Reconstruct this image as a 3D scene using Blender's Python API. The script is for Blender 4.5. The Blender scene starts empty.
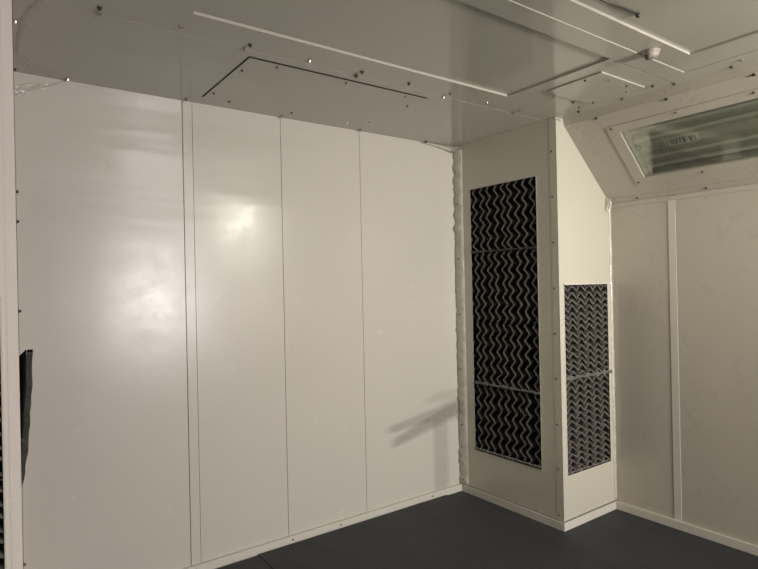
import bpy, bmesh, math, random
from mathutils import Vector, Matrix, noise
C = bpy.context.scene.collection
R = random.Random(7)
# ---------------------------------------------------------------- room measures (metres)
H = 2.659            # ceiling
YW = 3.204           # back wall plane
XA = 3.064           # column face towards the room
YB = 2.265           # column faces towards the entrance
XR = 3.660           # right wall plane
XL = -0.470          # left wall plane
XCL = 0.130          # left column inner edge
ZS, XS, ZT = 2.138, 3.152, 2.612   # sloped light panel: foot height, head x, head height
YF = -4.0            # entrance wall

# ---------------------------------------------------------------- materials
def new_mat(name):
    m = bpy.data.materials.new(name); m.use_nodes = True
    nt = m.node_tree; b = nt.nodes['Principled BSDF']
    return m, nt, b
def N(nt, t, **k):
    n = nt.nodes.new(t)
    for a, v in k.items(): setattr(n, a, v)
    return n
def ramp(nt, src, stops):
    r = N(nt, 'ShaderNodeValToRGB'); e = r.color_ramp.elements
    e[0].position, e[0].color = stops[0][0], (*stops[0][1], 1)
    e[1].position, e[1].color = stops[-1][0], (*stops[-1][1], 1)
    for p, c in stops[1:-1]:
        x = e.new(p); x.color = (*c, 1)
    nt.links.new(src, r.inputs[0]); return r.outputs[0]
def g3(v): return (v, v, v)
def noise_tex(nt, vec, scale, detail=3, rough=0.5, dist=0.0):
    n = N(nt, 'ShaderNodeTexNoise'); n.inputs['Scale'].default_value = scale
    n.inputs['Detail'].default_value = detail; n.inputs['Roughness'].default_value = rough
    n.inputs['Distortion'].default_value = dist
    nt.links.new(vec, n.inputs['Vector']); return n.outputs['Fac']
def mapping(nt, scale=(1, 1, 1), loc=(0, 0, 0), rot=(0, 0, 0)):
    g = N(nt, 'ShaderNodeNewGeometry'); m = N(nt, 'ShaderNodeMapping')
    m.inputs['Scale'].default_value = scale; m.inputs['Location'].default_value = loc
    m.inputs['Rotation'].default_value = rot
    nt.links.new(g.outputs['Position'], m.inputs['Vector']); return m.outputs['Vector']
def mathn(nt, op, a, b=None, c=None):
    n = N(nt, 'ShaderNodeMath', operation=op)
    for i, v in enumerate((a, b, c)):
        if v is None: continue
        if isinstance(v, (int, float)): n.inputs[i].default_value = v
        else: nt.links.new(v, n.inputs[i])
    return n.outputs[0]

def painted_steel(name, col, rough=(0.16, 0.34), warp=0.25, streaks=False, dirt=0.03, wscale=(1.6, 1.6, 0.7), ripple=0.0):
    """glossy booth enamel on slightly oil-canned sheet steel"""
    m, nt, b = new_mat(name)
    v = mapping(nt)
    n1 = noise_tex(nt, v, 1.6, 4, 0.6)
    n2 = noise_tex(nt, v, 7.0, 7, 0.7, 0.15)
    base = ramp(nt, n1, [(0.25, tuple(c*(1-dirt) for c in col)), (0.75, col)])
    if streaks:
        # grey slanting streaks and a vertical band low on the wall beside the column
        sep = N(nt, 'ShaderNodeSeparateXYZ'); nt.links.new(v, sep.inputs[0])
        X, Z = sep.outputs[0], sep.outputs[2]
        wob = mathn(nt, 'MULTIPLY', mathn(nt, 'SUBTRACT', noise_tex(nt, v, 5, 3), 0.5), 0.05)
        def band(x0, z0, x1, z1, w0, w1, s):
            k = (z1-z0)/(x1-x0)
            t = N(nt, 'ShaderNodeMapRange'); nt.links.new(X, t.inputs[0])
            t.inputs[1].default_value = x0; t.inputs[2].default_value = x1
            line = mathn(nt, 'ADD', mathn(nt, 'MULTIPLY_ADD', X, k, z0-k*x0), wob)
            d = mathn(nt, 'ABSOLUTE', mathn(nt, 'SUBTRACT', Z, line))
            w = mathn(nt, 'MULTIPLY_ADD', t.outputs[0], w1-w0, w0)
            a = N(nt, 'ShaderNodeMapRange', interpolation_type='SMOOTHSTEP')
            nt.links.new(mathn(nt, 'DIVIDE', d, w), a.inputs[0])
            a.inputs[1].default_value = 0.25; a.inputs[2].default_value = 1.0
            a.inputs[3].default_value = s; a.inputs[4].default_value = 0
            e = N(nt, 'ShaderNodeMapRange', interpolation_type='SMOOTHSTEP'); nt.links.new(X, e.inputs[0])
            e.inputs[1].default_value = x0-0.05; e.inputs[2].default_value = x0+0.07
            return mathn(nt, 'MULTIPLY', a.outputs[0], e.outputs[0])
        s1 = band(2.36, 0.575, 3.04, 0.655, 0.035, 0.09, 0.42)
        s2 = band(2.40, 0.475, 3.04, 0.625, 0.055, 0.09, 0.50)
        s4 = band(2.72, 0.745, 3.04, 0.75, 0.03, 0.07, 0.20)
        # vertical grey band
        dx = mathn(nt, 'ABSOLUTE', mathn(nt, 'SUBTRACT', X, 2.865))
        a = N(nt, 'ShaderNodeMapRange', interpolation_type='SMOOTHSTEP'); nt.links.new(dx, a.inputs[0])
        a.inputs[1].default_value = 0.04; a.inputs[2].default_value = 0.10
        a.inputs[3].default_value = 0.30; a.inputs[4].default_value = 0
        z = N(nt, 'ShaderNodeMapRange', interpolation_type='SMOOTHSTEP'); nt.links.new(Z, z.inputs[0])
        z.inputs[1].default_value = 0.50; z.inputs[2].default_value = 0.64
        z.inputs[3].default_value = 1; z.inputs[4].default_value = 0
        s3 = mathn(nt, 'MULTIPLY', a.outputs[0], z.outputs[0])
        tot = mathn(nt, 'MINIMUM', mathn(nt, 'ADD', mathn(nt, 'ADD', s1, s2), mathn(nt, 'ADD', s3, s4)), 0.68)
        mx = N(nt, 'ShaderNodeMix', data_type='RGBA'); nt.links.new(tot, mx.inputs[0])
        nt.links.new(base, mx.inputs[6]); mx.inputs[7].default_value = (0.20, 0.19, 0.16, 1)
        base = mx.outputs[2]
    nt.links.new(base, b.inputs['Base Color'])
    mr = N(nt, 'ShaderNodeMapRange'); nt.links.new(n2, mr.inputs[0])
    mr.inputs[1].default_value = 0.22; mr.inputs[2].default_value = 0.78
    mr.inputs[3].default_value = rough[0]; mr.inputs[4].default_value = rough[1]
    nt.links.new(mr.outputs[0], b.inputs['Roughness'])
    b.inputs['Specular IOR Level'].default_value = 0.42
    vw = mapping(nt, scale=wscale)
    w = noise_tex(nt, vw, 1.0, 1.5, 0.4)
    bp = N(nt, 'ShaderNodeBump'); bp.inputs['Strength'].default_value = 1.0
    bp.inputs['Distance'].default_value = 0.05*warp
    if ripple:   # horizontal oil-canning ripples of the sheets near the ceiling
        rw = noise_tex(nt, mapping(nt, scale=(0.45, 0.45, 4.2)), 1.0, 2, 0.5, 0.4)
        sp = N(nt, 'ShaderNodeSeparateXYZ'); nt.links.new(v, sp.inputs[0])
        mk = N(nt, 'ShaderNodeMapRange', interpolation_type='SMOOTHSTEP'); nt.links.new(sp.outputs[2], mk.inputs[0])
        mk.inputs[1].default_value = 1.75; mk.inputs[2].default_value = 2.3
        w = mathn(nt, 'ADD', w, mathn(nt, 'MULTIPLY', mathn(nt, 'MULTIPLY', rw, mk.outputs[0]), ripple))
    nt.links.new(w, bp.inputs['Height'])
    f = noise_tex(nt, v, 140, 2)
    bp2 = N(nt, 'ShaderNodeBump'); bp2.inputs['Strength'].default_value = 0.06; bp2.inputs['Distance'].default_value = 0.002
    nt.links.new(f, bp2.inputs['Height']); nt.links.new(bp.outputs[0], bp2.inputs['Normal'])
    nt.links.new(bp2.outputs[0], b.inputs['Normal'])
    return m
def plain(name, col, rough, metal=0.0, var=0.12, scale=20):
    m, nt, b = new_mat(name)
    v = mapping(nt); n = noise_tex(nt, v, scale, 4, 0.6)
    nt.links.new(ramp(nt, n, [(0.3, tuple(c*(1-var) for c in col)), (0.7, tuple(c*(1+var) for c in col))]), b.inputs['Base Color'])
    b.inputs['Roughness'].default_value = rough; b.inputs['Metallic'].default_value = metal
    return m
M = {}
M['wall'] = painted_steel('booth_wall_enamel', (0.605, 0.58, 0.525), rough=(0.18, 0.30), warp=0.13, streaks=True, ripple=2.2)
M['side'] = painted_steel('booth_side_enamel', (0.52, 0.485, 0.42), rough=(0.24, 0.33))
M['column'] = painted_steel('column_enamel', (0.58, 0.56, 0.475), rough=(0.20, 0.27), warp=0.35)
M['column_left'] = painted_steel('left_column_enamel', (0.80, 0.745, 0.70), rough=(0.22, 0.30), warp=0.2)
M['ceiling'] = painted_steel('ceiling_enamel', (0.52, 0.50, 0.445), rough=(0.08, 0.13), warp=0.06, dirt=0.05)
M['trim'] = painted_steel('trim_enamel', (0.66, 0.63, 0.57), rough=(0.3, 0.45), warp=0.05)
M['gap'] = plain('dark_seam', (0.02, 0.019, 0.017), 0.8)
M['zinc'] = plain('zinc_screw', (0.42, 0.40, 0.36), 0.28, 1.0)
M['dark_metal'] = plain('dull_dark_metal', (0.09, 0.085, 0.075), 0.45, 0.6)
M['pleat'] = plain('charcoal_filter_paper', (0.10, 0.094, 0.085), 0.75, 0, 0.35, 30)
M['pleat_side'] = plain('brown_black_filter_paper', (0.16, 0.14, 0.13), 0.75, 0, 0.35, 30)
M['backing'] = plain('black_filter_backing', (0.006, 0.006, 0.006), 0.95)
M['torn'] = plain('torn_grey_filter_edge', (0.16, 0.15, 0.135), 0.85, 0, 0.4, 60)
M['lamp_white'] = plain('lamp_reflector_enamel', (0.62, 0.615, 0.56), 0.35, 0, 0.05)
M['tube'] = plain('unlit_tube_glass', (0.76, 0.78, 0.71), 0.15, 0, 0.03)
M['label'] = plain('lamp_label_paper', (0.82, 0.84, 0.76), 0.6, 0, 0.05)
M['ink'] = plain('label_ink', (0.25, 0.28, 0.28), 0.7)
M['dome'] = plain('dusty_plastic_dome', (0.40, 0.355, 0.32), 0.5, 0, 0.35, 60)
def floor_mat():
    m, nt, b = new_mat('grey_floor_sheet')
    v = mapping(nt); n = noise_tex(nt, v, 3, 5, 0.6); n2 = noise_tex(nt, v, 60, 3)
    nt.links.new(ramp(nt, n, [(0.3, (0.034, 0.036, 0.041)), (0.7, (0.042, 0.045, 0.051))]), b.inputs['Base Color'])
    b.inputs['Roughness'].default_value = 0.72
    w = noise_tex(nt, mapping(nt, scale=(3, 1.2, 1)), 1.5, 2)
    bp = N(nt, 'ShaderNodeBump'); bp.inputs['Distance'].default_value = 0.02; nt.links.new(w, bp.inputs['Height'])
    nt.links.new(bp.outputs[0], b.inputs['Normal']); return m
M['floor'] = floor_mat()
def film_mat(name, alpha, col=(0.75, 0.73, 0.66)):
    m, nt, b = new_mat(name)
    b.inputs['Base Color'].default_value = (*col, 1); b.inputs['Roughness'].default_value = 0.12
    b.inputs['Alpha'].default_value = alpha; b.inputs['Specular IOR Level'].default_value = 0.9
    v = mapping(nt); n = noise_tex(nt, v, 30, 3, 0.6)
    bp = N(nt, 'ShaderNodeBump'); bp.inputs['Distance'].default_value = 0.01; nt.links.new(n, bp.inputs['Height'])
    nt.links.new(bp.outputs[0], b.inputs['Normal']); return m
M['film'] = film_mat('clear_masking_film', 0.30)
M['film_faint'] = film_mat('thin_masking_film', 0.28)
M['film_white'] = film_mat('milky_masking_film', 0.93, (0.60, 0.585, 0.50))
M['film_dull'] = film_mat('dull_masking_film', 1.0, (0.47, 0.45, 0.38))
M['film_dull'].node_tree.nodes['Principled BSDF'].inputs['Roughness'].default_value = 0.4
M['film_shiny'] = film_mat('shiny_masking_film', 0.50)
def glass_mat():
    m, nt, b = new_mat('lamp_cover_glass')
    tr = N(nt, 'ShaderNodeBsdfTransparent'); tr.inputs[0].default_value = (0.93, 0.935, 0.905, 1)
    gl = N(nt, 'ShaderNodeBsdfGlossy'); gl.inputs['Roughness'].default_value = 0.06
    fz = N(nt, 'ShaderNodeFresnel'); fz.inputs[0].default_value = 1.5
    mx = N(nt, 'ShaderNodeMixShader'); nt.links.new(mathn(nt, 'MULTIPLY', fz.outputs[0], 0.6), mx.inputs[0])
    nt.links.new(tr.outputs[0], mx.inputs[1]); nt.links.new(gl.outputs[0], mx.inputs[2])
    nt.links.new(mx.outputs[0], nt.nodes['Material Output'].inputs['Surface'])
    return m
M['glass'] = glass_mat()

# ---------------------------------------------------------------- mesh helpers
def box(bm, x0, x1, y0, y1, z0, z1):
    vs = [bm.verts.new((x, y, z)) for z in (z0, z1) for y in (y0, y1) for x in (x0, x1)]
    for f in ((0,2,3,1), (4,5,7,6), (0,1,5,4), (2,6,7,3), (0,4,6,2), (1,3,7,5)):
        bm.faces.new([vs[i] for i in f])
def obox(bm, o, a, b, c):
    """box from origin o with edge vectors a, b, c"""
    o, a, b, c = map(Vector, (o, a, b, c))
    vs = [bm.verts.new(o + a*i + b*j + c*k) for k in (0, 1) for j in (0, 1) for i in (0, 1)]
    for f in ((0,2,3,1), (4,5,7,6), (0,1,5,4), (2,6,7,3), (0,4,6,2), (1,3,7,5)):
        bm.faces.new([vs[i] for i in f])
def prism(bm, pts, d):
    """extrude polygon pts (3D list) by vector d"""
    d = Vector(d); n = len(pts)
    a = [bm.verts.new(Vector(p)) for p in pts]; b = [bm.verts.new(Vector(p)+d) for p in pts]
    bm.faces.new(a[::-1]); bm.faces.new(b)
    for i in range(n): bm.faces.new([a[i], a[(i+1) % n], b[(i+1) % n], b[i]])
def frame(bm, o, u, v, n, U, V, u0, u1, v0, v1, t):
    """rectangular sheet U x V with opening u0..u1, v0..v1, thickness t along n"""
    o, u, v, n = map(Vector, (o, u, v, n))
    for a0, a1, b0, b1 in ((0, U, 0, v0), (0, U, v1, V), (0, u0, v0, v1), (u1, U, v0, v1)):
        if a1-a0 > 1e-5 and b1-b0 > 1e-5:
            obox(bm, o+u*a0+v*b0, u*(a1-a0), v*(b1-b0), n*t)
def obj(name, bm, mat, parent=None, smooth=False, bevel=0):
    bmesh.ops.recalc_face_normals(bm, faces=bm.faces)
    if bevel:
        bmesh.ops.bevel(bm, geom=[e for e in bm.edges], offset=bevel, segments=2, affect='EDGES', clamp_overlap=True)
    me = bpy.data.meshes.new(name)
    if parent is not None:
        o0 = world_loc(parent); bmesh.ops.translate(bm, verts=bm.verts, vec=-o0)
    bm.to_mesh(me); bm.free()
    me.materials.append(mat)
    if smooth:
        for p in me.polygons: p.use_smooth = True
    o = bpy.data.objects.new(name, me); C.objects.link(o)
    if parent is not None: o.parent = parent
    return o
def world_loc(o):
    v = Vector((0, 0, 0))
    while o is not None: v += o.location; o = o.parent
    return v
def B(): return bmesh.new()
def struct(o): o['kind'] = 'structure'; return o
def tag(o, label, cat, group=None):
    o['label'] = label; o['category'] = cat
    if group: o['group'] = group
    return o
def thing(name, label, cat, loc, group=None):
    o = bpy.data.objects.new(name, None); o.empty_display_size = 0.1
    C.objects.link(o); o.location = loc
    return tag(o, label, cat, group)

# screws: hex washer head built once, pointing along +Z
def screw_mesh(name, mat):
    bm = B()
    bmesh.ops.create_cone(bm, cap_ends=True, segments=14, radius1=0.0085, radius2=0.0075, depth=0.002, matrix=Matrix.Translation((0, 0, 0.001)))
    bmesh.ops.create_cone(bm, cap_ends=True, segments=6, radius1=0.0058, radius2=0.0050, depth=0.007, matrix=Matrix.Translation((0, 0, 0.0055)))
    me = bpy.data.meshes.new(name); bm.to_mesh(me); bm.free(); me.materials.append(mat); return me
SC = screw_mesh('screw', M['zinc']); SCD = screw_mesh('dark_screw', M['dark_metal'])
def screw(p, n, parent, dark=False, s=1.0):
    o = bpy.data.objects.new('screw', SCD if dark else SC); C.objects.link(o)
    o.parent = parent; o.location = Vector(p) - world_loc(parent)
    q = Vector((0, 0, 1)).rotation_difference(Vector(n)) @ Matrix.Rotation(R.uniform(0, 1), 3, 'Z').to_quaternion()
    o.rotation_mode = 'QUATERNION'; o.rotation_quaternion = q; o.scale = (s, s, s)
    return o

# ---------------------------------------------------------------- floor
bm = B(); box(bm, XL-0.1, XR+0.1, YF-0.1, YW+0.1, -0.1, 0.0)
struct(obj('floor', bm, M['floor']))
# floor paper laid over the floor, its edge running beside the column
bm = B()
def sheet(bm, x0, x1, y0, y1, z0, z1, seed):
    nx, ny = 14, 30
    top = [[bm.verts.new((x0+(x1-x0)*i/nx, y0+(y1-y0)*j/ny,
            z1 + 0.0015*noise.noise(Vector((i*0.5+seed, j*0.4, 0))))) for j in range(ny+1)] for i in range(nx+1)]
    for i in range(nx):
        for j in range(ny): bm.faces.new((top[i][j], top[i+1][j], top[i+1][j+1], top[i][j+1]))
    ring = [top[i][0] for i in range(nx+1)] + [top[nx][j] for j in range(1, ny+1)] + [top[i][ny] for i in range(nx-1, -1, -1)] + [top[0][j] for j in range(ny-1, 0, -1)]
    low = [bm.verts.new((v.co.x, v.co.y, z0)) for v in ring]
    for i in range(len(ring)):
        k = (i+1) % len(ring); bm.faces.new((ring[i], low[i], low[k], ring[k]))
    bm.faces.new(low)
sheet(bm, 1.364, 2.885, -3.2, 3.175, 0.0, 0.011, 1)
tag(obj('floor_covering', bm, M['floor'], smooth=False), 'dark grey floor covering sheet whose edge runs along the filter column foot', 'floor mat', 'grey floor covering sheets')
bm = B(); sheet(bm, 0.35, 1.363, -3.2, 3.17, 0.0, 0.007, 5)
tag(obj('floor_covering', bm, M['floor']), 'dark grey floor covering sheet along the foot of the seamed wall, further left', 'floor mat', 'grey floor covering sheets')

# ---------------------------------------------------------------- back wall with batten seams
g = 0.0035
seams = [(0.380, 0.436), (0.979, 1.035), (1.583, 1.628), (2.176, 2.228)]
gaps = [(2, 2), (3.4, 3.2), (2.2, 0.8), (1.5, 0.6)]
bm = B(); box(bm, XL-0.1, XR+0.1, YW+0.012, YW+0.10, 0, H)
struct(obj('wall_back', bm, M['gap']))
bm = B(); x = XL
for (a, b), (ga, gb) in zip(seams, gaps):
    if a > 0.5:
        box(bm, x, a-ga/2000, YW, YW+0.012, 0, H)
        x = b+gb/2000
    else: pass
box(bm, x, XR, YW, YW+0.012, 0, H)
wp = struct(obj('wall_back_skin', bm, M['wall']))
wp.name = 'wall_back.001'
k = 1
for (a, b), (ga, gb) in zip(seams, gaps):
    if a < 0.5: continue
    bm = B(); box(bm, a+ga/2000, b-gb/2000, YW-0.0022, YW+0.012, 0.0, H-0.001)
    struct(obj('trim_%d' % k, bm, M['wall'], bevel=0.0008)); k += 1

# right wall, its batten seam, left wall, entrance wall
bm = B()
box(bm, XR+0.012, XR+0.1, YF, YW+0.012, 0, H)
struct(obj('wall_right', bm, M['gap']))
bm = B(); box(bm, XR, XR+0.012, 1.8595, YW, 0, ZS); box(bm, XR, XR+0.012, YF, 1.8085, 0, ZS)
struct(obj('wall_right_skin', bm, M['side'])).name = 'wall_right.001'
bm = B(); box(bm, XR-0.004, XR+0.012, 1.811, 1.858, 0, ZS-0.03)
struct(obj('trim_%d' % k, bm, M['trim'], bevel=0.0008)); k += 1
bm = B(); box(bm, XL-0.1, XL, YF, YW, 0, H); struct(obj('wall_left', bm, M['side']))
bm = B(); frame(bm, (XL-0.1, YF, 0), (1, 0, 0), (0, 0, 1), (0, -1, 0), XR-XL+0.2, H, 2.72, 3.72, 0.0, 2.25, 0.1)
struct(obj('wall_front', bm, M['side']))
bm = B(); box(bm, 2.15+0.05, 3.15+0.05, YF-1.4, YF-0.1, -0.1, 0.0)
struct(obj('floor', bm, M['floor']))

# baseboards
def base(name, pts, flat, x0, x1, y0, y1):
    bm = B(); box(bm, x0, x1, y0, y1, 0, 0.052)
    return struct(obj(name, bm, M['trim'], bevel=0.0015))
bb = base('baseboard_back', 0, 0, XCL+0.001, XA-0.001, YW-0.022, YW-0.001)
for x, z in ((1.951, 0.03), (1.60, 0.03), (1.0, 0.03), (2.75, 0.03)): screw((x, YW-0.022, z), (0, -1, 0), bb, True, 0.7)
base('baseboard_right', 0, 0, XR-0.022, XR-0.001, YF+0.02, YB-0.003)
base('baseboard_left', 0, 0, XL+0.001, XL+0.022, YF+0.02, YB-0.003)

# ---------------------------------------------------------------- ceiling
holes = [  # x0,x1,y0,y1, height above H of the sheet that fills it
    (0.711, 2.500, 1.535, 2.168, 0.012),     # recessed service panel
    (-0.20, 2.790, -1.6, 1.297, 0.016),      # deeper recess nearer the entrance
]
step = (-0.20, 2.992, 1.297, 1.421, 0.004)   # shallow fold
hatch = (1.058, 2.133, 2.437, 3.090)
bm = B()
def cbox(x0, x1, y0, y1, dz=0.0, t=0.02): box(bm, x0, x1, y0, y1, H+dz, H+dz+t)
XCe = XS-0.012
# strips of ceiling sheet around the holes
cbox(XL, XCe, 2.366, hatch[2]-0.008); cbox(XL, XCe, hatch[3], YW)
cbox(XL, hatch[0]-0.007, hatch[2]-0.008, hatch[3]); cbox(hatch[1], XCe, hatch[2]-0.008, hatch[3])
cbox(XL, XCe, 2.303, 2.3645, 0.0008)
cbox(XL, XCe, 2.168, 2.3015)
cbox(XL, 0.711, 1.535, 2.168); cbox(2.500, XCe, 1.535, 2.168)
cbox(XL, XCe, 1.421, 1.528)
cbox(XL, -0.20, 1.297, 1.421); cbox(2.992, XCe, 1.297, 1.421)
cbox(-0.20, 2.992, 1.297, 1.421, 0.004)
cbox(XL, -0.20, -1.6, 1.297); cbox(2.992, XCe, -1.6, 1.297)
cbox(2.790, 2.992, -1.6, 1.297, 0.004)
cbox(XL, XCe, YF, -1.6)
# recessed sheets
box(bm, 0.711, 2.500, 1.535, 2.168, H+0.012, H+0.03)
box(bm, -0.20, 2.790, -1.6, 1.297, H+0.016, H+0.034)
ceil = struct(obj('ceiling', bm, M['ceiling']))
bm = B(); box(bm, XL-0.1, XR+0.1, YF, YW+0.1, H+0.0345, H+0.10)
struct(obj('ceiling_backing', bm, M['gap'])).name = 'ceiling.001'

# removable hatch
bm = B(); box(bm, hatch[0], hatch[1]-0.001, hatch[2], hatch[3]-0.002, H-0.002, H+0.012)
# the sheet droops a little at the wall side
ht = thing('access_hatch', 'screwed rectangular access hatch with black gap in ceiling above the seamed wall', 'hatch', (1.6, 2.76, H))
obj('panel', bm, M['ceiling'], ht, bevel=0.0006)
bm = B(); box(bm, hatch[0]-0.001, hatch[1]-0.01, hatch[2]-0.0075, hatch[2]-0.0002, H-0.003, H+0.012); box(bm, hatch[0]-0.0068, hatch[0]-0.0003, hatch[2]-0.0075, hatch[3]-0.02, H-0.003, H+0.012)
obj('gap_strip', bm, M['gap'], ht)  # darkness of the open hatch gap, put in as black strips
for p in [(1.086, 2.599), (1.083, 2.985), (1.205, 3.075), (1.210, 2.472), (1.596, 3.075), (1.603, 2.472), (1.998, 2.470), (2.112, 2.597), (2.108, 2.983), (1.995, 3.075)]:
    screw((*p, H-0.002), (0, 0, -1), ht, R.random() < 0.6, 0.85)
# small screwed cover plate
pl = thing('cover_plate', 'small screwed sheet metal cover plate on ceiling beside the column top', 'plate', (2.8, 1.79, H))
bm = B(); box(bm, 2.604, 3.013, 1.643, 1.985, H-0.0075, H-0.0005)
obj('plate', bm, M['ceiling'], pl, bevel=0.0008)
for p in [(2.627, 1.753), (2.731, 1.686), (2.900, 1.680), (2.990, 1.733), (2.617, 1.958), (2.992, 1.948)]:
    screw((*p, H-0.0075), (0, 0, -1), pl, R.random() < 0.3, 0.9)
for p in [(0.705, 2.299), (0.409, 2.309), (0.415, 2.356), (0.991, 3.166), (1.004, 2.308), (1.004, 2.364), (1.580, 3.171), (1.304, 2.32),
          (1.589, 2.303), (1.593, 2.361), (1.886, 2.302), (2.166, 3.175), (2.187, 2.363), (2.180, 2.302), (2.469, 2.297), (2.751, 2.298),
          (2.771, 2.356), (2.758, 3.18), (0.41, 3.169), (2.726, 2.024), (2.902, 2.019), (3.024, 2.058), (3.087, 2.111), (3.099, 1.828),
          (3.036, 1.611), (3.103, 1.531), (3.108, 1.246), (3.053, 1.181), (0.160, 2.60), (0.160, 2.926)]:
    screw((*p, H), (0, 0, -1), ceil, R.random() < 0.45, 1.25)
for p in [(2.785, 2.660, 2.65)]: pass

# lip strip joining ceiling and sloped panel, then sloped panel with lamp opening
sd = Vector((XR-XS, 0, ZS-ZT)); SL = sd.length; sd.normalize()
sn = Vector((sd.z, 0, -sd.x))            # points into the room (down-left)
if sn.z > 0: sn = -sn
def SP(y, s, n=0.0): return Vector((XS, y, ZT)) + sd*s + sn*n
bm = B()
obox(bm, (XCe, YF, H+0.001), (XS-XCe, 0, ZT-H), (0, YB-YF+0.0, 0), (0.015, 0, 0.012))
OY0, OY1, OS0, OS1 = 0.74, 1.940, 0.145, 0.517      # lamp opening
Y0 = YF
u = Vector((0, 1, 0))
frame(bm, SP(Y0, 0), u, sd, -sn, YB-Y0, SL, OY0-Y0, OY1-Y0, OS0, OS1, 0.012)
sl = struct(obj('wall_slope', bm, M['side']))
# flat lip where the slope meets the right wall
bm = B(); obox(bm, SP(YF, SL-0.045, 0.0015), (0, YB-YF-0.001, 0), sd*0.040, sn*0.0015); box(bm, XR-0.005, XR-0.001, YF, YB-0.001, ZS-0.032, ZS-0.003)
struct(obj('trim_%d' % k, bm, M['side'])); k += 1
for y, s in [(2.055, 0.672), (1.616, 0.672), (1.19, 0.672), (0.75, 0.672)]:
    screw(SP(y, s, 0.003), sn, sl, True, 0.9)
for y, s in [(1.602, 0.012), (1.167, 0.012), (2.037, 0.010)]:
    screw(SP(y, s), sn, sl, True, 1.1)

# lamp in the slope (unlit)
lamp = thing('ceiling_light', 'unlit recessed fluorescent light behind glass in the sloped panel', 'light', SP(1.34, 0.33))
bm = B()
FY0, FY1, FS0, FS1 = OY0-0.072, OY1+0.072, 0.092, 0.560
frame(bm, SP(FY0, FS0, 0.001), u, sd, sn, FY1-FY0, FS1-FS0, OY0-FY0, OY1-FY0, OS0-FS0, OS1-FS0, 0.004)
fr = obj('frame', bm, M['side'], lamp, bevel=0.0008)
for y, s in [(1.980, 0.108), (1.584, 0.108), (1.195, 0.108), (0.80, 0.108), (1.592, 0.545), (1.990, 0.545), (1.19, 0.545), (0.80, 0.545)]:
    screw(SP(y, s, 0.005), sn, fr, y != 1.584, 0.8)
bm = B(); dep = -0.085
obox(bm, SP(OY0, OS0, dep), u*(OY1-OY0), sd*(OS1-OS0), -sn*0.004)
for s in (OS0, OS1-0.003): obox(bm, SP(OY0, s, dep), u*(OY1-OY0), sd*0.003, sn*(-dep-0.012))
for y in (OY0, OY1-0.003): obox(bm, SP(y, OS0, dep), u*0.003, sd*(OS1-OS0), sn*(-dep-0.012))
obj('housing', bm, M['lamp_white'], lamp)
# centre ballast cover and V shaped reflector ridges
bm = B()
def vridge(c, w, h):
    prism(bm, [SP(OY0+0.02, c-w, dep), SP(OY0+0.02, c-w*0.55, dep+h), SP(OY0+0.02, c+w*0.55, dep+h), SP(OY0+0.02, c+w, dep)], u*(OY1-OY0-0.04))
vridge((OS0+OS1)/2, 0.052, 0.030)
obj('ballast_cover', bm, M['lamp_white'], lamp)
bm = B(); vridge(OS0+0.078, 0.014, 0.018); vridge(OS1-0.078, 0.014, 0.018)
obj('reflector', bm, M['lamp_white'], lamp)
for s in (0.190, 0.258, 0.404, 0.470):
    bm = B()
    q = Vector((0, 0, 1)).rotation_difference(u).to_matrix().to_4x4()
    bmesh.ops.create_cone(bm, cap_ends=True, segments=18, radius1=0.0125, radius2=0.0125, depth=OY1-OY0-0.09,
                          matrix=Matrix.Translation(SP((OY0+OY1)/2, s, dep+0.042)) @ q)
    t = obj('tube', bm, M['tube'], lamp, smooth=False)
    for y in (OY0+0.03, OY1-0.045):
        bm = B(); obox(bm, SP(y, s-0.013, dep+0.001), u*0.016, sd*0.026, sn*0.058)
        obj('lamp_socket', bm, M['lamp_white'], t, bevel=0.002)
# label with a row of blurred slanted lettering strokes
bm = B(); obox(bm, SP(1.555, 0.306, dep+0.0302), u*0.345, sd*0.052, sn*0.0006)
lb = obj('label', bm, M['label'], lamp)
bm = B(); y = 1.575; rr = random.Random(3)
while y < 1.765:
    w = rr.choice((0.006, 0.007, 0.009)); sl_ = rr.choice((-0.008, 0.0, 0.006, 0.010))
    obox(bm, SP(y, 0.311, dep+0.0309), u*w, sd*0.040+u*sl_, sn*0.0004)
    y += w+rr.choice((0.005, 0.007, 0.010))
for r_ in range(5):
    y = 1.775
    while y < 1.875:
        w = rr.uniform(0.006, 0.018); obox(bm, SP(y, 0.312+r_*0.008, dep+0.0309), u*w, sd*0.0035, sn*0.0004); y += w+0.005
obj('lettering', bm, M['ink'], lb)
bm = B()
bmesh.ops.create_cone(bm, cap_ends=True, segments=16, radius1=0.014, radius2=0.013, depth=0.012,
    matrix=Matrix.Translation(SP(1.908, 0.318, dep+0.038)) @ Vector((0,0,1)).rotation_difference(sn).to_matrix().to_4x4())
obj('knockout_plug', bm, M['gap'], lamp)
bm = B(); obox(bm, SP(OY0+0.004, OS0+0.004, -0.011), u*(OY1-OY0-0.008), sd*(OS1-OS0-0.008), sn*0.004)
obj('glass', bm, M['glass'], lamp)

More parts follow.
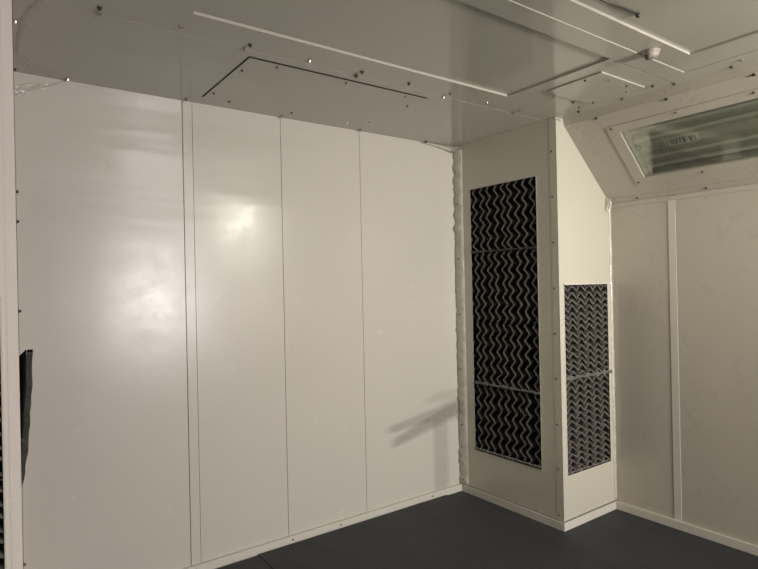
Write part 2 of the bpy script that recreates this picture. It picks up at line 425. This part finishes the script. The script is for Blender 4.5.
# ---------------------------------------------------------------- dome, conduit, crease shadow on the ceiling
d = thing('ceiling_detector', 'small round dusty white dome detector hanging from the ceiling', 'detector', (2.585, 1.375, H))
bm = B(); bmesh.ops.create_cone(bm, cap_ends=True, segments=28, radius1=0.036, radius2=0.040, depth=0.012, matrix=Matrix.Translation((2.585, 1.375, H-0.003)))
obj('base', bm, M['dome'], d, smooth=False)
bm = B()
prof = [(0.0, -0.031), (0.012, -0.0305), (0.022, -0.028), (0.029, -0.023), (0.0325, -0.017), (0.034, -0.011), (0.034, -0.008)]
rings = []
for r_, z_ in prof:
    if r_ == 0: rings.append([bm.verts.new((2.585, 1.375, H+z_))]); continue
    rings.append([bm.verts.new((2.585+r_*math.cos(a*math.tau/24), 1.375+r_*math.sin(a*math.tau/24), H+z_)) for a in range(24)])
for i in range(24): bm.faces.new((rings[0][0], rings[1][i], rings[1][(i+1) % 24]))
for a, b in zip(rings[1:], rings[2:]):
    for i in range(24): bm.faces.new((a[i], b[i], b[(i+1) % 24], a[(i+1) % 24]))
obj('dome', bm, M['dome'], d, smooth=True)
bm = B()
bmesh.ops.create_cone(bm, cap_ends=True, segments=12, radius1=0.010, radius2=0.014, depth=0.018, matrix=Matrix.Translation((2.563, 1.380, H-0.029)))
obj('sensor_tip', bm, M['dark_metal'], d)
def tube(bm, pts, r, seg=10):
    prev = None
    for i, p in enumerate(pts):
        p = Vector(p); t = (Vector(pts[min(i+1, len(pts)-1)])-Vector(pts[max(i-1, 0)])).normalized()
        a = t.cross(Vector((0, 0, 1)))
        a = a.normalized() if a.length > 1e-4 else Vector((1, 0, 0)); b = t.cross(a)
        ring = [bm.verts.new(p+(a*math.cos(k*math.tau/seg)+b*math.sin(k*math.tau/seg))*r) for k in range(seg)]
        if prev:
            for k in range(seg): bm.faces.new((prev[k], ring[k], ring[(k+1) % seg], prev[(k+1) % seg]))
        else: bm.faces.new(ring[::-1])
        prev = ring
    bm.faces.new(prev)
shadow_line = thing('crease_shadow', 'crease shadow modelled as thin dark line with round knob end high on the ceiling', 'shadow_line', (2.0, 1.23, H+0.012))
bm = B(); tube(bm, [(1.90, 1.24, H+0.0135), (2.05, 1.232, H+0.0125), (2.19, 1.222, H+0.012)], 0.0042)  # shadow of a ceiling crease, modelled as a thin dark tube
obj('shadow_line', bm, M['dark_metal'], shadow_line, smooth=True)
bm = B(); bmesh.ops.create_uvsphere(bm, u_segments=14, v_segments=10, radius=0.010, matrix=Matrix.Translation((2.198, 1.221, H+0.007)))
obj('knob', bm, M['dark_metal'], shadow_line, smooth=True)
# ---------------------------------------------------------------- filter pads
def pad(label, o, uv, nv, w, h, run, pitch, period, amp, seed, pmat, group, tear=None, deform=None, half=None):
    """o lower corner on the face, uv direction across, nv outward normal"""
    o, uv, nv = Vector(o), Vector(uv), Vector(nv); zv = Vector((0, 0, 1)); rr = random.Random(seed)
    root = thing('paint_filter', label, 'filter', o+uv*w/2+zv*0.0-nv*0.03, group)
    def P(a, b, n):
        if deform: return deform(a, b, n, o, uv, zv, nv)
        return o+uv*a+zv*b+nv*n
    bm = B()     # backing sheet
    nu, nvv = 8, 8
    fr_, bk_ = [], []
    for i in range(nu+1):
        fr_.append([bm.verts.new(P(w*i/nu, h*j/nvv, -0.046)) for j in range(nvv+1)])
        bk_.append([bm.verts.new(P(w*i/nu, h*j/nvv, -0.052)) for j in range(nvv+1)])
    for i in range(nu):
        for j in range(nvv):
            bm.faces.new((fr_[i][j], fr_[i+1][j], fr_[i+1][j+1], fr_[i][j+1]))
            bm.faces.new((bk_[i][j], bk_[i][j+1], bk_[i+1][j+1], bk_[i+1][j]))
    for j in range(nvv):
        for i in (0, nu): bm.faces.new((fr_[i][j], fr_[i][j+1], bk_[i][j+1], bk_[i][j]))
    for i in range(nu):
        for j in (0, nvv): bm.faces.new((fr_[i][j], fr_[i+1][j], bk_[i+1][j], bk_[i][j]))
    obj('backing', bm, M['backing'], root)
    bm = B()
    L, Wd = (h, w) if run == 'v' else (w, h)
    nr = int(Wd/pitch)+2
    ph = rr.random()
    for k in range(-1, nr):
        jit = rr.uniform(-0.10, 0.10)*pitch
        st = period/8; ns = int(L/st)+1; prev = None
        tn = noise.noise
        for i in range(ns+1):
            t = min(i*st, L)
            tri = abs(((t/period+ph) % 1.0)*2-1)*2-1
            tri = max(-1.0, min(1.0, tri*1.15)) if run == 'v' else tri
            am = amp*(1+0.35*tn(Vector((k*0.7, t*6, seed))))
            c = (k+0.5)*pitch+jit+am*tri+0.006*tn(Vector((t*9, k*3.1, seed+4)))
            if run == 'v' and t > L*0.93: c += rr.uniform(-0.5, 0.5)*0.012
            c2 = c+0.010*tri
            wv = 0.0075*(1+0.3*tn(Vector((t*14, k, seed+9))))*(pitch/0.05)
            lift = 0.003*tn(Vector((t*20, k*2.0, seed+2)))
            prof = [(c-wv, -0.006+lift), (c+wv*0.4, -0.001+lift), (c+wv, -0.010+lift), (c2+wv*0.5, -0.043), (c2-wv*0.2, -0.043)]
            ring = []
            for a, n in prof:
                a = max(0.001, min(Wd-0.001, a))
                ring.append(bm.verts.new(P(a, t, n) if run == 'v' else P(t, a, n)))
            if prev:
                for q in range(5): bm.faces.new((prev[q], ring[q], ring[(q+1) % 5], prev[(q+1) % 5]))
            else: bm.faces.new(ring)
            prev = ring
        bm.faces.new(prev[::-1])
    # drop the collapsed ends of clipped ridges
    bmesh.ops.dissolve_degenerate(bm, dist=1e-6, edges=bm.edges)
    obj('pleats', bm, pmat, root)
    if tear:
        bm = B(); x = 0.004; b0 = tear[0]
        prev = None
        n_ = int(w/0.009)
        for i in range(n_+1):
            a = min(w*i/n_, w)*tear[2] if len(tear) > 2 else w*i/n_
            z0 = b0+0.010*noise.noise(Vector((i*0.45, seed, 0)))+tear[3]*(i/n_) if len(tear) > 3 else b0+0.008*noise.noise(Vector((i*0.45, seed, 0)))
            hh = tear[1]*(0.5+abs(noise.noise(Vector((i*0.9, seed, 3))))*1.6)
            out = 0.006+0.016*abs(noise.noise(Vector((i*0.6, seed, 8))))
            ring = [bm.verts.new(P(a, z0+hh/2, 0.0)), bm.verts.new(P(a, z0+hh*0.1, out)), bm.verts.new(P(a, z0-hh/2, 0.001+out*0.4)), bm.verts.new(P(a, z0, -0.006))]
            if prev:
                for q in range(4): bm.faces.new((prev[q], ring[q], ring[(q+1) % 4], prev[(q+1) % 4]))
            else: bm.faces.new(ring)
            prev = ring
        bm.faces.new(prev[::-1])
        t = obj('torn_edge', bm, M['torn'] if tear[1] > 0.02 else pmat, root); t['label'] = 'frayed grey torn paper edge' if tear[1] > 0.02 else 'frayed crumpled paper edge'
    return root

# ---------------------------------------------------------------- filter columns
AY0, AY1, AZ0, AZ1 = 2.431, 3.040, 0.347, 2.304     # opening in the face towards the room
BX0, BX1, BZ0, BZ1 = 3.115, 3.603, 0.340, 1.576     # opening in the face towards the entrance
def column(side):
    """side=+1 the right column; -1 its mirror at the left"""
    if side > 0:
        col = thing('filter_column', 'white sheet metal exhaust column with black filters in the far corner', 'column', (XA+0.3, YB+0.45, 0))
        mx = lambda x: x
    else:
        col = thing('filter_column', 'white steel column edge at the far left of the picture with black filters', 'column', (XCL-0.3, YB+0.45, 0))
        mx = lambda x: XA+XCL-x
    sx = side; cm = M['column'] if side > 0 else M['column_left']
    bm = B()   # face towards the room
    frame(bm, (mx(XA), YB, 0), (0, 1, 0), (0, 0, 1), (sx, 0, 0), YW-YB, H-0.001, AY0-YB, AY1-YB, AZ0, AZ1, 0.010)
    obj('side_panel', bm, cm, col)
    bm = B()   # face towards the entrance with chamfered top
    frame(bm, (mx(XA+0.010), YB, 0), (sx, 0, 0), (0, 0, 1), (0, 1, 0), XR-XA-0.011, ZS, BX0-XA-0.010, BX1-XA-0.010, BZ0, BZ1, 0.010)
    prism(bm, [(mx(XA+0.010), YB, ZS), (mx(XR-0.001), YB, ZS), (mx(XS), YB, ZT), (mx(XS-0.012), YB, H-0.001), (mx(XA+0.010), YB, H-0.001)], (0, 0.010, 0))
    obj('front_panel', bm, cm, col)
    # folded rims round both openings
    t, o_ = 0.006, 0.010
    bm = B()
    for y0, y1, z0, z1 in ((AY0-t, AY1+t, AZ0-t, AZ0), (AY0-t, AY1+t, AZ1, AZ1+t), (AY0-t, AY0, AZ0, AZ1), (AY1, AY1+t, AZ0, AZ1)):
        obox(bm, (mx(XA-0.0015), y0, z0), (sx*0.012, 0, 0), (0, y1-y0, 0), (0, 0, z1-z0))
    obj('opening_rim', bm, cm, col)
    bm = B()
    for x0, x1, z0, z1 in ((BX0-t, BX1+t, BZ0-t, BZ0), (BX0-t, BX1+t, BZ1, BZ1+t*1.6), (BX0-t, BX0, BZ0, BZ1), (BX1, BX1+t, BZ0, BZ1)):
        o_ = 0.010 if z0 >= BZ1 else 0.002
        obox(bm, (mx(x0), YB-o_, z0), (sx*(x1-x0), 0, 0), (0, o_+0.012, 0), (0, 0, z1-z0))
    obj('opening_rim', bm, M['trim'], col)
    # dark lining inside
    bm = B()
    obox(bm, (mx(XA+0.10), AY0-0.12, AZ0-0.15), (sx*0.004, 0, 0), (0, AY1-AY0+0.2, 0), (0, 0, AZ1-AZ0+0.25))
    obj('inner_liner', bm, M['gap'], col)
    # corner angle
    bm = B()
    obox(bm, (mx(XA-0.0015), YB-0.0015, 0.056), (sx*0.034, 0, 0), (0, 0.0015, 0), (0, 0, H-0.062))
    obox(bm, (mx(XA-0.0015), YB-0.0015, 0.056), (sx*0.0015, 0, 0), (0, 0.050, 0), (0, 0, H-0.062))
    ca = obj('corner_trim', bm, cm, col)
    # foot angle
    bm = B()
    obox(bm, (mx(XA-0.012), YB-0.012, 0), (0, YW-YB-0.012, 0), (sx*0.0118, 0, 0), (0, 0, 0.052))
    obox(bm, (mx(XA-0.0002), YB-0.012, 0), (sx*(XR-XA-0.0228), 0, 0), (0, 0.0118, 0), (0, 0, 0.052))
    obj('base_trim', bm, M['trim'], col)
    bm = B()
    obox(bm, (mx(XA-0.001), YB-0.001, 0.052), (0, YW-YB-0.003, 0), (sx*0.001, 0, 0), (0, 0, 0.0045))
    obox(bm, (mx(XA), YB-0.001, 0.052), (sx*(XR-XA-0.003), 0, 0), (0, 0.001, 0), (0, 0, 0.0045))
    obj('seam_line', bm, M['gap'], col)
    for z in (2.211, 1.79, 1.364, 0.94, 0.514, 0.092):
        screw((mx(XA)-sx*(0.014 if sx > 0 else 0), 3.165, z), (-sx, 0, 0), col, True, 0.75)
    zs = (2.442, 2.150, 1.852, 1.556, 1.262, 0.970, 0.676, 0.386, 0.089) if side > 0 else (2.359, 1.944, 1.842, 1.537, 1.1, 0.676, 0.386)
    for z in zs:
        screw((mx(XA-0.0015), 2.300 if side > 0 else 2.275, z), (-sx, 0, 0), ca, True, 0.75 if side > 0 else 0.9)
    return col, mx
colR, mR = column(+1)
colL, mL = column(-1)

names_a = ['top black zigzag filter in the tall stack on the column side facing left',
           'second black zigzag filter from the top in the tall stack of four',
           'third black zigzag filter down in the tall column stack of four',
           'bottom black zigzag filter in the tall column stack, frayed lower edge']
zb = [2.304, 1.824, 1.314, 0.843, 0.347]
for i in range(4):
    z1, z0 = zb[i], zb[i+1]
    tear = {0: (0.006, 0.012), 1: None, 2: (0.012, 0.021), 3: (0.014, 0.021)}[i]
    pad(names_a[i], (XA-0.001, AY0+0.001, z0+0.002), (0, 1, 0), (-1, 0, 0), AY1-AY0-0.002, z1-z0-0.004,
        'v', 0.066, 0.098, 0.0200, 11+i*7, M['pleat'], 'filters in the tall stack on the column side', tear)
names_b = ['upper black chevron filter in the short stack on the bright column front',
           'lower black chevron filter in the short stack on the bright column front']
zb2 = [1.576, 0.960, 0.340]
for i in range(2):
    z1, z0 = zb2[i], zb2[i+1]
    pad(names_b[i], (BX0+0.001, YB, z0+0.002), (1, 0, 0), (0, -1, 0), BX1-BX0-0.002, z1-z0-0.004,
        'h', 0.0435, 0.094, 0.0190, 31+i*5, M['pleat_side'], 'filters in the short stack on the column front',
        (0.006, 0.030, 1.06, -0.004) if i == 0 else (0.012, 0.016))
# left column: front filters cut by the picture edge, side filters with one hanging out
names_bl = ['black filter cut by the left picture edge, upper of the two beside the white post',
            'black filter with curved ribs cut by the left picture edge, lower of the two']
for i in range(2):
    z1, z0 = [1.576, 0.985, 0.340][i], [1.576, 0.985, 0.340][i+1]
    pad(names_bl[i], (mL(BX1)+0.001, YB, z0+0.002), (1, 0, 0), (0, -1, 0), BX1-BX0-0.002, z1-z0-0.004,
        'h', 0.0435, 0.094, 0.0190, 51+i*5, M['pleat_side'], 'filters on the left column front')
def curl(a, b, n, o, uv, zv, nv):
    # near, upper edge of the pad pulled out of its opening
    k = max(0.0, 1-a/0.22)**1.5 * max(0.0, min(1.0, (b-0.03)/0.43))**0.45
    j = 0.004*noise.noise(Vector((b*22, a*3, 2)))*min(1, k*4)
    top = max(0.0, b-0.40)/0.08
    return o+uv*(a-0.01*k)+zv*(b + 0.060*k*top + (0.03*k*(1-a/0.22)))+nv*(n*(1-0.55*min(1, k*1.6))+0.052*k+j)
pad('torn black filter sagging out behind the white post at far left', (XCL+0.001, AY0+0.001, 0.845), (0, 1, 0), (1, 0, 0),
    AY1-AY0-0.002, 0.467, 'v', 0.061, 0.088, 0.0155, 77, M['pleat'], 'filters on the hidden side of the left column', None, curl)

# ---------------------------------------------------------------- masking film left at the corners
def strip_film(name, label, p, q, wa, da, wb, db, seed, mat, rag=(0.012, 0.004), n=60, bulge=0.004):
    """film bridging a corner line p-q; wa along da on one wall, wb along db on the other"""
    p, q, da, db = map(Vector, (p, q, da, db)); bm = B(); prev = None
    for i in range(n+1):
        c = p.lerp(q, i/n); s = i*0.35
        a = wa+rag[0]*noise.noise(Vector((s, seed, 0)))+rag[0]*0.4*noise.noise(Vector((s*3.3, seed, 5)))
        b = wb+rag[1]*noise.noise(Vector((s, seed, 9)))
        m = bulge*noise.noise(Vector((s*1.7, seed, 3)))
        A_ = c+da*a+db*0.0012; B_ = c+db*b+da*0.0002
        Mid = (A_+B_)/2+(da+db)*(m*0.6+0.001)
        ring = [bm.verts.new(A_), bm.verts.new(A_.lerp(Mid, .5)-(da+db)*0.001), bm.verts.new(Mid), bm.verts.new(B_)]
        if prev:
            for k2 in range(3): bm.faces.new((prev[k2], ring[k2], ring[k2+1], prev[k2+1]))
        prev = ring
    o = obj(name, bm, mat, smooth=True)
    md = o.modifiers.new('thick', 'SOLIDIFY'); md.thickness = 0.0006; md.offset = 0
    return tag(o, label, 'plastic film', None)
strip_film('masking_film', 'ragged milky masking film up the corner between seamed wall and column', (XA, YW, 0.055), (XA, YW, H-0.03), 0.018, (-1, 0, 0), 0.085, (0, -1, 0), 3, M['film_dull'], rag=(0.020, 0.004), n=140, bulge=0.0015)
strip_film('masking_film', 'narrow wrinkled film up the corner between bright column front and right wall', (XR, YB, 0.055), (XR, YB, ZS), 0.020, (-1, 0, 0), 0.008, (0, -1, 0), 8, M['film_white'], rag=(0.010, 0.003), n=90)
def crumple(name, label, c, r, seed, mat, squash=(1, 1, 1)):
    bm = B(); bmesh.ops.create_icosphere(bm, subdivisions=3, radius=1.0); rr = random.Random(seed)
    for v in bm.verts:
        d = v.co.normalized(); k = rr.uniform(0.35, 1.25)*(0.7+0.5*noise.noise(d*2+Vector((seed, 0, 0))))
        v.co = Vector((d.x*squash[0], d.y*squash[1], d.z*squash[2]))*r*k + Vector(c)
    return tag(obj(name, bm, mat), label, 'plastic film')
crumple('plastic_scrap', 'crumpled clear plastic stuffed in ceiling corner where seamed wall meets column', (XA-0.012, YW-0.045, H-0.030), 0.052, 4, M['film'], (1.1, 0.9, 0.55))
crumple('plastic_scrap', 'crumpled clear plastic where sloped panel, column front and right wall meet', (XR-0.045, YB-0.022, ZS-0.01), 0.034, 9, M['film'], (0.9, 0.6, 2.2))
crumple('plastic_scrap', 'tiny clear plastic wisp at the top front corner of the column', (XA+0.028, YB-0.014, H-0.018), 0.017, 12, M['film'], (2.2, 0.7, 0.7))
# folded film hanging from the ceiling line at the left end of the back wall
bm = B()
n = 24; prev = None
for i in range(n+1):
    t = i/n; x = 0.10+(0.405-0.10)*t
    zt = H-0.077+0.072*t**1.3-0.003*math.sin(t*9); zbm = H-0.165+0.162*t**1.15
    ring = []
    for j in range(7):
        f = j/6; z = zt+(zbm-zt)*f
        ring.append(bm.verts.new((x, YW-0.006-0.010*abs(noise.noise(Vector((t*9, f*3, 1)))), z)))
    if prev:
        for j in range(6): bm.faces.new((prev[j], ring[j], ring[j+1], prev[j+1]))
    prev = ring
o = obj('masking_film', bm, M['film_shiny']); md = o.modifiers.new('thick', 'SOLIDIFY'); md.thickness = 0.001
tag(o, 'shiny triangular fold of clear plastic at the upper left end of the seamed wall', 'plastic film')
# loose film edge along the top of the back wall near the column
bm = B(); prev = None
for i in range(31):
    t = i/30; x = 2.72+(XA-0.03-2.72)*t
    dz = 0.004+0.040*t**1.5+0.006*noise.noise(Vector((t*8, 2, 0)))
    ring = [bm.verts.new((x, YW-0.002, H-0.004)), bm.verts.new((x, YW-0.014-0.012*t, H-0.004-dz*0.5)), bm.verts.new((x, YW-0.003, H-0.006-dz))]
    if prev:
        for j in range(2): bm.faces.new((prev[j], ring[j], ring[j+1], prev[j+1]))
    prev = ring
o = obj('masking_film', bm, M['film_white'], smooth=True); md = o.modifiers.new('thick', 'SOLIDIFY'); md.thickness = 0.0008
tag(o, 'rolled loose film edge along the ceiling line just left of the column', 'plastic film')
# faint film ribbon stuck to the ceiling at far left
bm = B(); prev = None
pts = [(0.24, 2.30), (0.21, 2.42), (0.185, 2.56), (0.18, 2.75), (0.19, 2.95), (0.24, 3.06), (0.36, 3.15)]
for i in range(61):
    f = i/60*(len(pts)-1); a = min(int(f), len(pts)-2); q = f-a
    p = Vector((*pts[a], 0)).lerp(Vector((*pts[a+1], 0)), q)
    w = 0.010+0.006*noise.noise(Vector((i*0.3, 1, 1)))
    ring = [bm.verts.new((p.x-w, p.y, H-0.0012)), bm.verts.new((p.x, p.y, H-0.006)), bm.verts.new((p.x+w, p.y+w*0.4, H-0.0012))]
    if prev:
        for j in range(2): bm.faces.new((prev[j], ring[j], ring[j+1], prev[j+1]))
    prev = ring
o = obj('masking_film', bm, M['film_faint'], smooth=True); md = o.modifiers.new('thick', 'SOLIDIFY'); md.thickness = 0.0006
tag(o, 'faint curved film ribbon stuck to the ceiling beside the white post at far left', 'plastic film')

# ---------------------------------------------------------------- lights
def area(name, loc, rot, sx, sy, e, col, spread=180):
    l = bpy.data.lights.new(name, 'AREA'); l.shape = 'RECTANGLE'; l.size = sx; l.size_y = sy
    l.energy = e; l.color = col; l.spread = math.radians(spread)
    o = bpy.data.objects.new(name, l); C.objects.link(o); o.location = loc; o.rotation_euler = rot; return o
# daylight through the open entrance door behind the camera
area('daylight_at_door', (2.70, YF-0.12, 1.45), (math.radians(90), 0, 0), 0.95, 1.6, 128, (1.0, 0.945, 0.93))
def bulb(name, loc, r, e, col):
    l = bpy.data.lights.new(name, 'POINT'); l.shadow_soft_size = r; l.energy = e; l.color = col
    o = bpy.data.objects.new(name, l); C.objects.link(o); o.location = loc
l_ = area('work_lamp_high', (2.75, -0.40, 2.27), (0, 0, 0), 0.10, 0.12, 9, (1.0, 0.955, 0.80), 100)
l_.rotation_euler = (Vector((3.0, 2.8, 1.45))-l_.location).to_track_quat('-Z', 'Y').to_euler()
bulb('work_lamp_low', (2.81, -0.60, 1.45), 0.025, 4, (1.0, 0.90, 0.50))
w = bpy.data.worlds.new('world'); bpy.context.scene.world = w; w.use_nodes = True
w.node_tree.nodes['Background'].inputs[0].default_value = (0.9, 0.95, 1, 1)
w.node_tree.nodes['Background'].inputs[1].default_value = 0.5

# ---------------------------------------------------------------- camera
cd = bpy.data.cameras.new('camera'); cam = bpy.data.objects.new('camera', cd); C.objects.link(cam)
cd.sensor_width = 36.0; cd.lens = 565.4/758*36.0; cd.clip_start = 0.02
yaw, pit, rol = 0.62622, 0.00127, -0.020826
fw = Vector((math.sin(yaw)*math.cos(pit), math.cos(yaw)*math.cos(pit), math.sin(pit)))
r0 = Vector((math.cos(yaw), -math.sin(yaw), 0)); u0 = r0.cross(fw)
r1 = r0*math.cos(rol)+u0*math.sin(rol); u1 = -r0*math.sin(rol)+u0*math.cos(rol)
m = Matrix((r1, u1, -fw)).transposed().to_4x4(); m.translation = (0, 0, 1.6)
cam.matrix_world = m
sc = bpy.context.scene; sc.camera = cam
sc.view_settings.view_transform = 'Standard'; sc.view_settings.look = 'None'
sc.view_settings.gamma = 1; sc.view_settings.use_curve_mapping = False
sc.view_settings.exposure = 0.6
